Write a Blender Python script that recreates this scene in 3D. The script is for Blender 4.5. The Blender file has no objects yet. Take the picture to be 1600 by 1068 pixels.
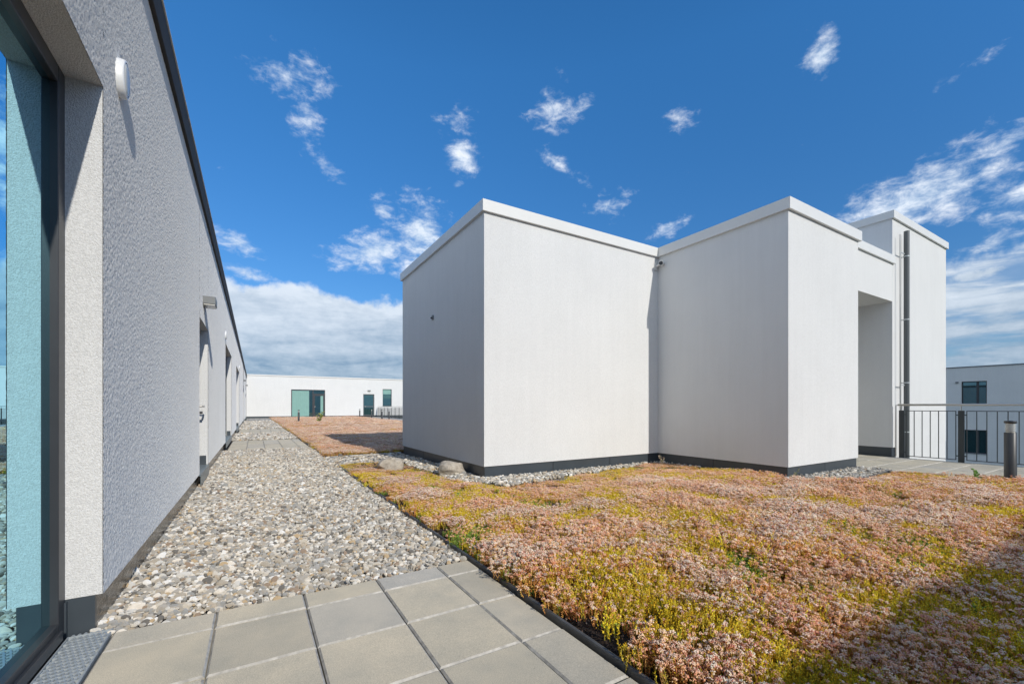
import bpy, bmesh, math, random
import numpy as np
from mathutils import Vector, Matrix, noise as mnoise

random.seed(7); rng = np.random.default_rng(11)
SC = bpy.context.scene
C = SC.collection
R = math.radians

# ------------------------------------------------------------------ camera
H = 1.04
cd = bpy.data.cameras.new('camera'); cam = bpy.data.objects.new('camera', cd); C.objects.link(cam)
cam.location = (0, 0, H); cam.rotation_euler = (R(90), 0, R(-31.12))
cd.sensor_width = 36; cd.lens = 667.3 / 1600 * 36; cd.shift_y = (635.75 - 534) / 1600
cd.clip_start = 0.02; cd.clip_end = 6000
SC.camera = cam

# ------------------------------------------------------------------ light
SUN_EL, SUN_AZ = 30.0, 6.2            # the sun stands behind the viewer, a little to the right
SUN_STRENGTH, SKY_STRENGTH = 2.0, 0.15
EXPOSURE = 0.66
sd = bpy.data.lights.new('sun', 'SUN'); sd.energy = SUN_STRENGTH; sd.angle = R(0.53); sd.color = (1.0, 0.945, 0.86)
sun = bpy.data.objects.new('sun', sd); C.objects.link(sun)
sdir = Vector((math.sin(R(SUN_AZ)) * math.cos(R(SUN_EL)), -math.cos(R(SUN_AZ)) * math.cos(R(SUN_EL)), math.sin(R(SUN_EL))))
sun.rotation_euler = sdir.to_track_quat('Z', 'Y').to_euler(); sun.location = sdir * 40

cy = SC.cycles
cy.max_bounces = 5; cy.diffuse_bounces = 3; cy.glossy_bounces = 3; cy.transmission_bounces = 2; cy.transparent_max_bounces = 4
cy.caustics_reflective = False; cy.caustics_refractive = False; cy.sample_clamp_indirect = 4.0
vs = SC.view_settings
vs.view_transform = 'Standard'; vs.look = 'None'; vs.exposure = EXPOSURE; vs.gamma = 1; vs.use_curve_mapping = False


class NT:
    """small helper to wire shader nodes"""
    def __init__(s, tree): s.t = tree; s.n = tree.nodes; s.l = tree.links
    def new(s, typ, **kw):
        n = s.n.new(typ)
        for k, v in kw.items():
            if hasattr(n, k): setattr(n, k, v)
        return n
    def set(s, sock, v):
        if hasattr(v, 'is_output') or isinstance(v, bpy.types.NodeSocket): s.l.new(v, sock)
        else: sock.default_value = v
    def math(s, op, a, b=0.0, c=None, clamp=False):
        n = s.n.new('ShaderNodeMath'); n.operation = op; n.use_clamp = clamp
        s.set(n.inputs[0], a); s.set(n.inputs[1], b)
        if c is not None: s.set(n.inputs[2], c)
        return n.outputs[0]
    def vmath(s, op, a, b=(0, 0, 0)):
        n = s.n.new('ShaderNodeVectorMath'); n.operation = op
        s.set(n.inputs[0], a); s.set(n.inputs[1], b)
        return n.outputs['Value'] if op in ('LENGTH', 'DOT_PRODUCT') else n.outputs['Vector']
    def noise(s, vec, scale, detail=4, rough=0.5, dist=0.0, color=False):
        n = s.n.new('ShaderNodeTexNoise'); s.l.new(vec, n.inputs['Vector'])
        n.inputs['Scale'].default_value = scale; n.inputs['Detail'].default_value = detail
        n.inputs['Roughness'].default_value = rough; n.inputs['Distortion'].default_value = dist
        return n.outputs['Color' if color else 'Fac']
    def maprange(s, v, a, b, c=0.0, d=1.0, smooth=False):
        n = s.n.new('ShaderNodeMapRange'); n.interpolation_type = 'SMOOTHSTEP' if smooth else 'LINEAR'
        s.set(n.inputs[0], v); s.set(n.inputs[1], a); s.set(n.inputs[2], b); s.set(n.inputs[3], c); s.set(n.inputs[4], d)
        return n.outputs[0]
    def mix(s, f, a, b, mode='MIX'):
        n = s.n.new('ShaderNodeMix'); n.data_type = 'RGBA'; n.blend_type = mode
        s.set(n.inputs[0], f)
        for sock, v in ((n.inputs[6], a), (n.inputs[7], b)):
            if isinstance(v, tuple): sock.default_value = (*v[:3], 1)
            else: s.l.new(v, sock)
        return n.outputs[2]
    def ramp(s, f, stops, interp='LINEAR'):
        n = s.n.new('ShaderNodeValToRGB'); cr = n.color_ramp; cr.interpolation = interp
        while len(cr.elements) < len(stops): cr.elements.new(0.5)
        for e, (p, c) in zip(cr.elements, stops): e.position = p; e.color = (*c, 1)
        s.l.new(f, n.inputs[0]); return n.outputs[0]


# ------------------------------------------------------------------ sky
W = bpy.data.worlds.new('World'); SC.world = W; W.use_nodes = True; W.cycles.sampling_method = 'NONE'
t = NT(W.node_tree); t.n.clear()
out = t.new('ShaderNodeOutputWorld')
sky = t.new('ShaderNodeTexSky'); sky.sky_type = 'NISHITA'; sky.sun_disc = False
sky.sun_elevation = R(SUN_EL); sky.sun_rotation = R(180 - SUN_AZ)
sky.air_density = 1.0; sky.dust_density = 0.1; sky.ozone_density = 4.0; sky.altitude = 300
hs = t.new('ShaderNodeHueSaturation'); hs.inputs['Saturation'].default_value = 1.25; hs.inputs['Value'].default_value = 0.80
t.l.new(sky.outputs[0], hs.inputs['Color'])
bg = t.new('ShaderNodeBackground'); bg.inputs[1].default_value = SKY_STRENGTH
tc = t.new('ShaderNodeTexCoord'); dv = tc.outputs['Generated']
sep = t.new('ShaderNodeSeparateXYZ'); t.l.new(dv, sep.inputs[0])
az = t.math('MULTIPLY', t.math('ARCTAN2', sep.outputs[0], sep.outputs[1]), 180 / math.pi)
el = t.math('MULTIPLY', t.math('ARCSINE', sep.outputs[2]), 180 / math.pi)
comb = t.new('ShaderNodeCombineXYZ'); t.l.new(az, comb.inputs[0]); t.l.new(el, comb.inputs[1])
ae = comb.outputs[0]
stretch = t.vmath('MULTIPLY', dv, (1, 1, 1.9))
n_big = t.noise(stretch, 9.0, 5, 0.60, 0.3)
n_fine = t.noise(t.vmath('ADD', stretch, (3.1, 1.7, 0.4)), 30.0, 5, 0.64, 0.25)
nz = t.math('ADD', t.math('MULTIPLY', n_big, 0.45), t.math('MULTIPLY', n_fine, 0.55))
t.l.new(t.mix(t.maprange(el, 6, 38), t.mix(1.0, hs.outputs[0], (.46, .50, .56), 'MULTIPLY'), hs.outputs[0]), bg.inputs[0])
# single clouds: azimuth, elevation, half width, half height (degrees), tilt, weight
CL = [(3.6, 34.6, 4.2, 2.0, 0, .72), (5.4, 31.4, 1.7, 3.6, 0, .66), (7.8, 27.2, 2.4, 1.2, -25, .66),
      (24.6, 30.2, 2.3, 2.4, -20, .92), (23.2, 33.4, 2.4, 2.2, 0, .60), (24.0, 27.4, 1.2, .7, 0, .7),
      (13.6, 19.2, 5.4, 2.2, 12, 1.0), (19.2, 21.4, 3.6, 4.6, -8, 1.0), (14.5, 23.6, 2.2, 1.5, -40, .74), (18.8, 25.0, 1.3, .8, 0, .6),
      (36.8, 35.0, 3.0, 3.0, 0, .66), (40.0, 34.6, 2.6, 1.3, 20, .58), (36.8, 29.8, 2.8, 1.0, -30, .70), (40.2, 27.6, 2.4, .9, -32, .66), (43.6, 24.6, 3.2, 2.0, 18, .74),
      (67.1, 33.6, 1.7, 1.8, 40, .95), (52.4, 32.2, 2.0, 1.4, 0, .46), (51.3, 21.6, 2.6, 1.2, 20, .64),
      (74.5, 19.4, 7.5, 2.8, 14, .92), (80.8, 22.2, 5.0, 1.4, 22, .72), (82.0, 17.5, 3.0, 2.0, 10, .9), (79.0, 11.9, 3.6, .9, 4, .95), (82.0, 9.6, 5.0, 1.4, 10, .95), (79.5, 14.2, 2.6, .8, 15, .7),
      (-1.7, 17.9, 3.6, 1.2, -14, .85), (-1.0, 15.0, 3.2, .9, -10, .8), (78.0, 28.5, 3.0, .9, 25, .40)]
# heavier cloud added outside the view, to fill shaded walls with neutral light
_c = Vector((math.sin(R(42)) * math.cos(R(12)), math.cos(R(42)) * math.cos(R(12)), math.sin(R(12))))
mask = t.maprange(t.vmath('DOT_PRODUCT', dv, tuple(_c)), 0.42, -0.25, 0.0, 0.92)
for a, e, ra, re, tilt, wgt in CL:
    mp = t.new('ShaderNodeMapping'); mp.vector_type = 'TEXTURE'; t.l.new(ae, mp.inputs[0])
    mp.inputs['Location'].default_value = (a, e, 0); mp.inputs['Rotation'].default_value = (0, 0, R(tilt)); mp.inputs['Scale'].default_value = (ra / math.cos(R(e)), re, 1)
    mask = t.math('MAXIMUM', mask, t.math('MULTIPLY_ADD', t.vmath('LENGTH', mp.outputs[0]), -wgt / 1.55, wgt * 1.06))
# a bank of layered cloud low on the horizon
st2 = t.vmath('MULTIPLY', dv, (1, 1, 5.5))
n_lay = t.noise(st2, 5.0, 6, 0.58, 0.4)
edge = t.math('ADD', el, t.math('MULTIPLY', t.math('SUBTRACT', t.noise(dv, 11.0, 5, .6), 0.5), 7.0))
az_gap = t.maprange(t.math('ABSOLUTE', t.math('SUBTRACT', az, 46.0)), 20.0, 30.0, -5.0, 0.0)
bank = t.maprange(t.math('SUBTRACT', edge, az_gap), 14.4, 13.0, 0.0, 1.0, True)
bank = t.math('MULTIPLY', bank, t.math('MAXIMUM', t.maprange(n_lay, 0.36, 0.54, 0.30, 1.0, True), t.maprange(az, 60.0, 40.0)))
den = t.maprange(t.math('ADD', nz, t.math('MULTIPLY', mask, 0.42)), 0.645, 0.965, 0.0, 1.0, True)
dens = t.math('MAXIMUM', t.math('MULTIPLY', den, 0.92), t.math('MULTIPLY', bank, 0.93))
lay = t.maprange(t.math('ADD', t.math('ADD', t.math('MULTIPLY', n_lay, .7), t.math('MULTIPLY', n_fine, .3)), t.math('MULTIPLY', el, 0.035)), 0.55, 1.0, 0.0, 1.0)
ccol = t.mix(lay, (0.15, 0.245, 0.36), (0.58, 0.64, 0.71))
ccol = t.mix(t.maprange(el, 13, 17), ccol, t.mix(t.maprange(nz, .45, .62), (0.50, 0.60, 0.72), (0.74, 0.78, 0.84)))
bgc = t.new('ShaderNodeBackground'); t.l.new(ccol, bgc.inputs[0]); bgc.inputs[1].default_value = 0.84
mx = t.new('ShaderNodeMixShader'); t.l.new(dens, mx.inputs[0]); t.l.new(bg.outputs[0], mx.inputs[1]); t.l.new(bgc.outputs[0], mx.inputs[2])
t.l.new(mx.outputs[0], out.inputs[0])

# ------------------------------------------------------------------ materials
def new_mat(name):
    m = bpy.data.materials.new(name); m.use_nodes = True
    t = NT(m.node_tree); b = t.n['Principled BSDF']
    return m, t, b

def pos(t): return t.new('ShaderNodeNewGeometry').outputs['Position']

def simple(name, col, rough=0.5, metal=0.0, spec=0.5, var=0.0, vscale=8.0, bump=0.0, bscale=60.0):
    m, t, b = new_mat(name); p = pos(t)
    b.inputs['Roughness'].default_value = rough; b.inputs['Metallic'].default_value = metal
    b.inputs['Specular IOR Level'].default_value = spec
    if var:
        n = t.noise(p, vscale, 6, .6)
        c = t.mix(t.maprange(n, .3, .7), tuple(x * (1 - var) for x in col), tuple(min(1, x * (1 + var)) for x in col))
        t.l.new(c, b.inputs['Base Color'])
    else: b.inputs['Base Color'].default_value = (*col, 1)
    if bump:
        bn = t.new('ShaderNodeBump'); bn.inputs['Strength'].default_value = bump; bn.inputs['Distance'].default_value = 0.004
        t.l.new(t.noise(p, bscale, 5, .6), bn.inputs['Height']); t.l.new(bn.outputs[0], b.inputs['Normal'])
    return m

def stucco(name, col, scale=120.0, strength=0.6, dist=0.004, grain=0.06, drough=0.25):
    m, t, b = new_mat(name); p = pos(t)
    b.inputs['Roughness'].default_value = 0.9; b.inputs['Specular IOR Level'].default_value = 0.15; b.inputs['Diffuse Roughness'].default_value = drough
    n1 = t.noise(p, scale, 3, .62)
    vor = t.new('ShaderNodeTexVoronoi'); vor.feature = 'SMOOTH_F1'; t.l.new(t.vmath('ADD', p, t.vmath('MULTIPLY', t.noise(p, scale * .8, 2, .5, 0, True), (.006, .006, .006))), vor.inputs['Vector'])
    vor.inputs['Scale'].default_value = scale * 1.05; vor.inputs['Smoothness'].default_value = .35
    hgt = t.math('ADD', t.math('MULTIPLY', n1, .7), t.math('MULTIPLY', t.math('SUBTRACT', 1.0, vor.outputs['Distance']), .6))
    bn = t.new('ShaderNodeBump'); bn.inputs['Strength'].default_value = strength; bn.inputs['Distance'].default_value = dist
    t.l.new(hgt, bn.inputs['Height']); t.l.new(bn.outputs[0], b.inputs['Normal'])
    # weathering: soft clouds and faint runs down the wall
    big = t.noise(p, .9, 5, .6)
    runs = t.noise(t.vmath('MULTIPLY', p, (6, 6, .35)), 1.6, 4, .6)
    f = t.math('ADD', t.math('MULTIPLY', big, .6), t.math('MULTIPLY', runs, .4))
    c = t.mix(t.maprange(f, .35, .65), tuple(x * .95 for x in col), tuple(min(1, x * 1.015) for x in col))
    gr = t.maprange(n1, .35, .65, 1 - grain, 1 + grain)  # grit tone, with tiny self-shadowing of the grains painted into the colour
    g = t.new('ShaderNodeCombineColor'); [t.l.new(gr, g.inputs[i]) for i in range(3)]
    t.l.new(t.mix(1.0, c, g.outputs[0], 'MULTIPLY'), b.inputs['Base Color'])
    return m

M = {}
M['stucco'] = stucco('white_render', (.765, .77, .76), 170, .8, .005, .12)
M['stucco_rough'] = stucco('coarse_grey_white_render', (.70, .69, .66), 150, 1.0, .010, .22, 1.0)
M['grit'] = stucco('grit_render', (.66, .665, .655), 260, .3, .002, .10, 1.0)
M['coping'] = simple('pale_coping_metal', (.71, .71, .685), .42, 0, .4, .03, 2.0)
M['coping_dark'] = simple('dark_coping_metal', (.055, .050, .043), .7, 0, .15, .1)
M['coping_grey'] = simple('grey_coping_metal', (.16, .18, .2), .4, 0, .5, .1)
M['frame'] = simple('anthracite_frame', (.040, .044, .050), .38, 0, .5, .08)
M['frame_grey'] = simple('grey_door_paint', (.10, .11, .12), .42, 0, .5, .05)
M['plinth'] = simple('slate_plinth_metal', (.055, .068, .080), .36, 0, .5, .10, 3.0)
M['sill'] = simple('grey_sill_metal', (.26, .32, .34), .35, .5, .5, .06)
M['zinc'] = simple('galvanised_steel', (.50, .54, .55), .45, .25, .5, .15, 40.)
M['steel'] = simple('brushed_handrail_steel', (.56, .54, .50), .32, .85, .5, .05)
M['rail'] = simple('dark_rail_paint', (.045, .052, .055), .42, 0, .5, .08)
M['pipe'] = simple('dark_pipe_paint', (.085, .095, .098), .34, 0, .5, .05)
M['bollard'] = simple('anthracite_bollard_paint', (.038, .040, .042), .42, 0, .5, .1, 12.)
M['white_plastic'] = simple('white_plastic', (.80, .80, .78), .35, 0, .5, .02)
M['grey_plastic'] = simple('grey_lamp_housing', (.20, .21, .21), .45, 0, .4, .05)
M['edging'] = simple('grey_edging_profile', (.115, .113, .108), .5, 0, .4, .25, 6., .3, 90.)
M['edging_light'] = simple('pale_edging_profile', (.52, .51, .47), .5, 0, .4, .1, 6.)
M['lens'] = simple('frosted_lens', (.68, .66, .58), .25, 0, .5, .05)
M['curtain'] = simple('pale_curtain', (.24, .42, .38), .8, 0, .2, .05, 3.)
M['deck'] = simple('roof_membrane', (.09, .085, .08), .85, 0, .3, .2, 10.)
M['ground'] = simple('distant_ground', (.09, .11, .06), .95, 0, .2, .4, .05)
M['dark'] = simple('dark_gap', (.012, .012, .012), .8)

def make_glass(name, refl=(.50, .80, .86), base=(.012, .03, .034), fac=.72, wob=0.0):
    m, t, b = new_mat(name); p = pos(t)
    b.inputs['Base Color'].default_value = (*base, 1); b.inputs['Roughness'].default_value = .25
    g = t.new('ShaderNodeBsdfGlossy'); g.inputs['Color'].default_value = (*refl, 1); g.inputs['Roughness'].default_value = 0.0
    bn = t.new('ShaderNodeBump'); bn.inputs['Strength'].default_value = wob; bn.inputs['Distance'].default_value = .02
    t.l.new(t.noise(p, 1.3, 1, .4), bn.inputs['Height']); t.l.new(bn.outputs[0], g.inputs['Normal'])
    mx = t.new('ShaderNodeMixShader'); mx.inputs[0].default_value = fac
    t.l.new(b.outputs[0], mx.inputs[1]); t.l.new(g.outputs[0], mx.inputs[2])
    t.l.new(mx.outputs[0], t.n['Material Output'].inputs[0]); return m
M['glass'] = make_glass('teal_coated_glass', (.47, .84, .98), fac=.93, wob=.0)
M['glass_dark'] = make_glass('dark_green_glass', (.45, .75, .8), (.006, .035, .04), .28, .02)

# wavy dark metal along the foot of the long wall, mirroring the gravel
m, t, b = new_mat('buckled_dark_metal'); p = pos(t)
b.inputs['Base Color'].default_value = (.085, .080, .075, 1); b.inputs['Roughness'].default_value = .2; b.inputs['Metallic'].default_value = .35
bn = t.new('ShaderNodeBump'); bn.inputs['Strength'].default_value = .35; bn.inputs['Distance'].default_value = .02
t.l.new(t.noise(t.vmath('MULTIPLY', p, (1, 1, 4.0)), 8, 3, .5, .6), bn.inputs['Height']); t.l.new(bn.outputs[0], b.inputs['Normal'])
M['plinth_wavy'] = m

# concrete slabs
m, t, b = new_mat('concrete_slab'); p = pos(t)
oi = t.new('ShaderNodeObjectInfo').outputs['Random']
c = t.ramp(oi, [(0, (.50, .45, .355)), (.35, (.56, .50, .385)), (.7, (.59, .525, .405)), (.88, (.54, .49, .395)), (1, (.50, .47, .41))])
n = t.noise(p, 3.2, 6, .65); c = t.mix(t.maprange(n, .38, .68), c, t.mix(1.0, c, (.80, .83, .87), 'MULTIPLY'))
n2 = t.noise(p, 260, 3, .8); g = t.maprange(n2, .3, .7, .70, 1.26)
gc = t.new('ShaderNodeCombineColor'); [t.l.new(g, gc.inputs[i]) for i in range(3)]
c = t.mix(1.0, c, gc.outputs[0], 'MULTIPLY')
spots = t.maprange(t.noise(p, 16, 5, .7), .66, .74, 0, .45)
c = t.mix(spots, c, (.17, .16, .14))
t.l.new(c, b.inputs['Base Color']); b.inputs['Roughness'].default_value = .85; b.inputs['Specular IOR Level'].default_value = .15; b.inputs['Diffuse Roughness'].default_value = .55
bn = t.new('ShaderNodeBump'); bn.inputs['Strength'].default_value = .35; bn.inputs['Distance'].default_value = .002
t.l.new(n2, bn.inputs['Height']); t.l.new(bn.outputs[0], b.inputs['Normal'])
M['slab'] = m

M['slab_edge'] = simple('worn_highlit_slab_edge', (.52, .49, .43), .9, 0, .1, .3, 25.)  # worn edge tone, lightened to paint in the sunlit highlight along the joints
# far paving, too far to pick the slabs apart
m, t, b = new_mat('far_concrete_paving'); p = pos(t)
br = t.new('ShaderNodeTexBrick'); t.l.new(p, br.inputs['Vector']); br.offset = 0
for k, v in (('Scale', 1.0), ('Brick Width', .4), ('Row Height', .42), ('Mortar Size', .008)): br.inputs[k].default_value = v
br.inputs['Color1'].default_value = (.47, .445, .39, 1); br.inputs['Color2'].default_value = (.42, .40, .36, 1); br.inputs['Mortar'].default_value = (.1, .1, .09, 1)
t.l.new(br.outputs[0], b.inputs['Base Color']); b.inputs['Roughness'].default_value = .85
M['far_slab'] = m

# pebbles: each stone its own tone
m, t, b = new_mat('pebble'); p = pos(t)
oi = t.new('ShaderNodeObjectInfo').outputs['Random']
c = t.ramp(oi, [(0, (0.194, 0.179, 0.156)), (.10, (0.467, 0.434, 0.378)), (.22, (0.373, 0.367, 0.344)), (.34, (0.665, 0.613, 0.523)), (.46, (0.541, 0.463, 0.358)), (.54, (0.685, 0.660, 0.602)), (.62, (0.486, 0.432, 0.349)), (.70, (0.823, 0.764, 0.670)), (.78, (0.429, 0.412, 0.381)), (.86, (0.567, 0.432, 0.263)), (.90, (0.855, 0.837, 0.796)), (.96, (0.374, 0.281, 0.203)), (1, (0.855, 0.837, 0.810))], 'CONSTANT')
tco = t.new('ShaderNodeTexCoord').outputs['Object']
n = t.noise(t.vmath('MULTIPLY', tco, (1, 1.6, 3)), 2.2, 5, .6); c = t.mix(t.maprange(n, .35, .7, 0, .55), c, t.mix(1.0, c, (.70, .68, .64), 'MULTIPLY'))
t.l.new(c, b.inputs['Base Color']); b.inputs['Roughness'].default_value = .62; b.inputs['Specular IOR Level'].default_value = .3; b.inputs['Diffuse Roughness'].default_value = .8
M['pebble'] = m

m, t, b = new_mat('gravel_bedding'); p = pos(t)
n = t.noise(p, 55, 4, .6); t.l.new(t.ramp(n, [(.3, (.07, .065, .06)), (.7, (.22, .2, .18))]), b.inputs['Base Color']); b.inputs['Roughness'].default_value = .95
M['bedding'] = m

m, t, b = new_mat('roof_substrate'); p = pos(t)
n = t.noise(p, 90, 5, .7); c = t.ramp(n, [(.3, (.018, .013, .010)), (.55, (.055, .036, .026)), (.75, (.15, .10, .075))])
t.l.new(c, b.inputs['Base Color']); b.inputs['Roughness'].default_value = .95
bn = t.new('ShaderNodeBump'); bn.inputs['Strength'].default_value = 1.; bn.inputs['Distance'].default_value = .01
t.l.new(n, bn.inputs['Height']); t.l.new(bn.outputs[0], b.inputs['Normal'])
M['soil'] = m

m, t, b = new_mat('substrate_crumb'); oi = t.new('ShaderNodeObjectInfo').outputs['Random']
t.l.new(t.ramp(oi, [(0, (.03, .022, .018)), (.5, (.09, .06, .045)), (.8, (.17, .11, .08)), (1, (.32, .27, .22))]), b.inputs['Base Color']); b.inputs['Roughness'].default_value = .9
M['crumb'] = m
m, t, b = new_mat('boulder_stone'); p = pos(t)
n = t.noise(p, 14, 8, .65); c = t.ramp(n, [(.3, (.28, .245, .20)), (.5, (.46, .41, .34)), (.7, (.56, .51, .44))])
c = t.mix(t.maprange(t.noise(p, 60, 3, .6), .6, .72, 0, .5), c, (.16, .14, .12))
t.l.new(c, b.inputs['Base Color']); b.inputs['Roughness'].default_value = .9
bn = t.new('ShaderNodeBump'); bn.inputs['Strength'].default_value = .7; bn.inputs['Distance'].default_value = .015
t.l.new(n, bn.inputs['Height']); t.l.new(bn.outputs[0], b.inputs['Normal'])
M['boulder'] = m

# plants: colour per leaf or flower, small change per tuft
m, t, b = new_mat('sedum_plant')
ca = t.new('ShaderNodeVertexColor'); ca.layer_name = 'Col'
oi = t.new('ShaderNodeObjectInfo').outputs['Random']
h2 = t.new('ShaderNodeHueSaturation'); t.l.new(ca.outputs[0], h2.inputs['Color'])
t.l.new(t.maprange(oi, 0, 1, .90, 1.18), h2.inputs['Value']); t.l.new(t.maprange(oi, 0, 1, .488, .512), h2.inputs['Hue'])
t.l.new(h2.outputs[0], b.inputs['Base Color']); b.inputs['Roughness'].default_value = .6; b.inputs['Specular IOR Level'].default_value = .2; b.inputs['Diffuse Roughness'].default_value = 0.0
tr = t.new('ShaderNodeBsdfTranslucent'); t.l.new(h2.outputs[0], tr.inputs[0])
mxs = t.new('ShaderNodeMixShader'); mxs.inputs[0].default_value = .06
t.l.new(b.outputs[0], mxs.inputs[1]); t.l.new(tr.outputs[0], mxs.inputs[2]); t.l.new(mxs.outputs[0], t.n['Material Output'].inputs[0])
M['plant'] = m

# ------------------------------------------------------------------ mesh helpers
class MB:
    def __init__(s): s.v = []; s.f = []; s.smooth = []; s.second = set()
    def add(s, verts, faces, smooth=False):
        o = len(s.v); s.v += [tuple(v) for v in verts]
        for f in faces: s.f.append([i + o for i in f]); s.smooth.append(smooth)
        return s
    def box(s, x0, x1, y0, y1, z0, z1):
        v = [(x0, y0, z0), (x1, y0, z0), (x1, y1, z0), (x0, y1, z0), (x0, y0, z1), (x1, y0, z1), (x1, y1, z1), (x0, y1, z1)]
        return s.add(v, [(0, 3, 2, 1), (4, 5, 6, 7), (0, 1, 5, 4), (1, 2, 6, 5), (2, 3, 7, 6), (3, 0, 4, 7)])
    def cbox(s, x0, x1, y0, y1, z0, z1, c=.005):
        """box with all vertical and top edges chamfered"""
        def ring(d, z): return [(x0 + d, y0 + d + 0, z), (x1 - d, y0 + d, z), (x1 - d, y1 - d, z), (x0 + d, y1 - d, z)]
        v = ring(0, z0) + ring(0, z1 - c) + ring(c, z1)
        f = [(0, 3, 2, 1), (8, 9, 10, 11)]
        for k in range(4):
            j = (k + 1) % 4; f += [(k, j, j + 4, k + 4), (k + 4, j + 4, j + 8, k + 8)]
        return s.add(v, f)
    def prism(s, poly, z0, z1):
        n = len(poly); v = [(x, y, z0) for x, y in poly] + [(x, y, z1) for x, y in poly]
        f = [tuple(reversed(range(n))), tuple(range(n, 2 * n))]
        for k in range(n): j = (k + 1) % n; f.append((k, j, j + n, k + n))
        return s.add(v, f)
    def tube(s, p0, p1, r0, r1=None, n=16, cap=True):
        r1 = r0 if r1 is None else r1
        p0, p1 = Vector(p0), Vector(p1); d = (p1 - p0).normalized()
        a = d.orthogonal().normalized(); b = d.cross(a)
        v = []
        for p, r in ((p0, r0), (p1, r1)):
            for k in range(n):
                q = 2 * math.pi * k / n; v.append(p + a * math.cos(q) * r + b * math.sin(q) * r)
        s.add(v, [(k, (k + 1) % n, (k + 1) % n + n, k + n) for k in range(n)], True)
        if cap: s.add(v[:n], [tuple(reversed(range(n)))]); s.add(v[n:], [tuple(range(n))])
        return s
    def lathe(s, prof, cx, cy, n=24):
        v = [(cx + r * math.cos(2 * math.pi * k / n), cy + r * math.sin(2 * math.pi * k / n), z) for r, z in prof for k in range(n)]
        f = [(i * n + k, i * n + (k + 1) % n, (i + 1) * n + (k + 1) % n, (i + 1) * n + k) for i in range(len(prof) - 1) for k in range(n)]
        s.add(v, f, True)
        return s
    def mesh(s, name, mat):
        me = bpy.data.meshes.new(name); me.from_pydata(s.v, [], s.f); me.update()
        me.polygons.foreach_set('use_smooth', s.smooth)
        if mat is not None: me.materials.append(M[mat] if isinstance(mat, str) else mat)
        return me
    def build(s, name, mat, parent=None, bevel=0.0):
        o = bpy.data.objects.new(name, s.mesh(name, mat)); C.objects.link(o)
        if parent is not None: o.parent = parent
        if bevel:
            b = o.modifiers.new('bevel', 'BEVEL'); b.width = bevel; b.segments = 2; b.limit_method = 'ANGLE'; b.harden_normals = False
        return o

def tag(o, label=None, cat=None, group=None, kind=None):
    for k, v in (('label', label), ('category', cat), ('group', group), ('kind', kind)):
        if v: o[k] = v
    return o

def empty(name, loc=(0, 0, 0)):
    o = bpy.data.objects.new(name, None); o.empty_display_size = .2; C.objects.link(o); o.location = loc; return o

def thing(name, label, cat, group=None): return tag(empty(name), label, cat, group)

def facade(axis, face, depth, u0, u1, z0, z1, openings):
    """A wall with real openings. axis 'x': the face lies at x=face and runs along y; 'y': the face lies at y=face and runs along x.
    depth: signed thickness behind the face. openings: (u0,u1,z0,z1)."""
    mb = MB()
    us = sorted({u0, u1, *[o[0] for o in openings], *[o[1] for o in openings]})
    zs = sorted({z0, z1, *[o[2] for o in openings], *[o[3] for o in openings]})
    us = [u for u in us if u0 <= u <= u1]; zs = [z for z in zs if z0 <= z <= z1]
    P = (lambda u, d, z: (face + d, u, z)) if axis == 'x' else (lambda u, d, z: (u, face + d, z))
    def hole(ua, ub, za, zb):
        um, zm = (ua + ub) / 2, (za + zb) / 2
        return any(o[0] < um < o[1] and o[2] < zm < o[3] for o in openings)
    flip = (axis == 'x') == (depth < 0)
    def q(a, b, c, d): mb.add([a, b, c, d], [(0, 1, 2, 3)] if flip else [(3, 2, 1, 0)])
    for i in range(len(us) - 1):
        for j in range(len(zs) - 1):
            ua, ub, za, zb = us[i], us[i + 1], zs[j], zs[j + 1]
            if hole(ua, ub, za, zb): continue
            q(P(ua, 0, za), P(ub, 0, za), P(ub, 0, zb), P(ua, 0, zb))
            q(P(ub, depth, za), P(ua, depth, za), P(ua, depth, zb), P(ub, depth, zb))
            for (nu, nz_, e) in ((-1, 0, (P(ua, depth, za), P(ua, 0, za), P(ua, 0, zb), P(ua, depth, zb))),
                                 (1, 0, (P(ub, 0, za), P(ub, depth, za), P(ub, depth, zb), P(ub, 0, zb))),
                                 (0, -1, (P(ua, depth, za), P(ub, depth, za), P(ub, 0, za), P(ua, 0, za))),
                                 (0, 1, (P(ua, 0, zb), P(ub, 0, zb), P(ub, depth, zb), P(ua, depth, zb)))):
                ii, jj = i + nu, j + nz_
                border = ii < 0 or jj < 0 or ii >= len(us) - 1 or jj >= len(zs) - 1
                if border or hole(us[ii], us[ii + 1], zs[jj], zs[jj + 1]): mb.second.add(len(mb.f)); q(*e)
    return mb

# ------------------------------------------------------------------ ground and roof deck
tag(MB().add([(-3000, -3000, -11), (3000, -3000, -11), (3000, 3000, -11), (-3000, 3000, -11)], [(0, 1, 2, 3)]).build('ground', 'ground'), kind='structure')
tag(MB().box(-.60, 11.66, -14, 46.72, -11.0, -.075).build('roof_deck', 'deck'), kind='structure')

XW, XE = -.611, 1.269                 # face of the long wall, edge of the planting
# gravel bedding sheets are one flat structure
tag(MB().box(-.60, 11.60, -13.9, 46.70, -.0745, -.05).build('gravel_bedding', 'bedding'), kind='structure')

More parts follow.
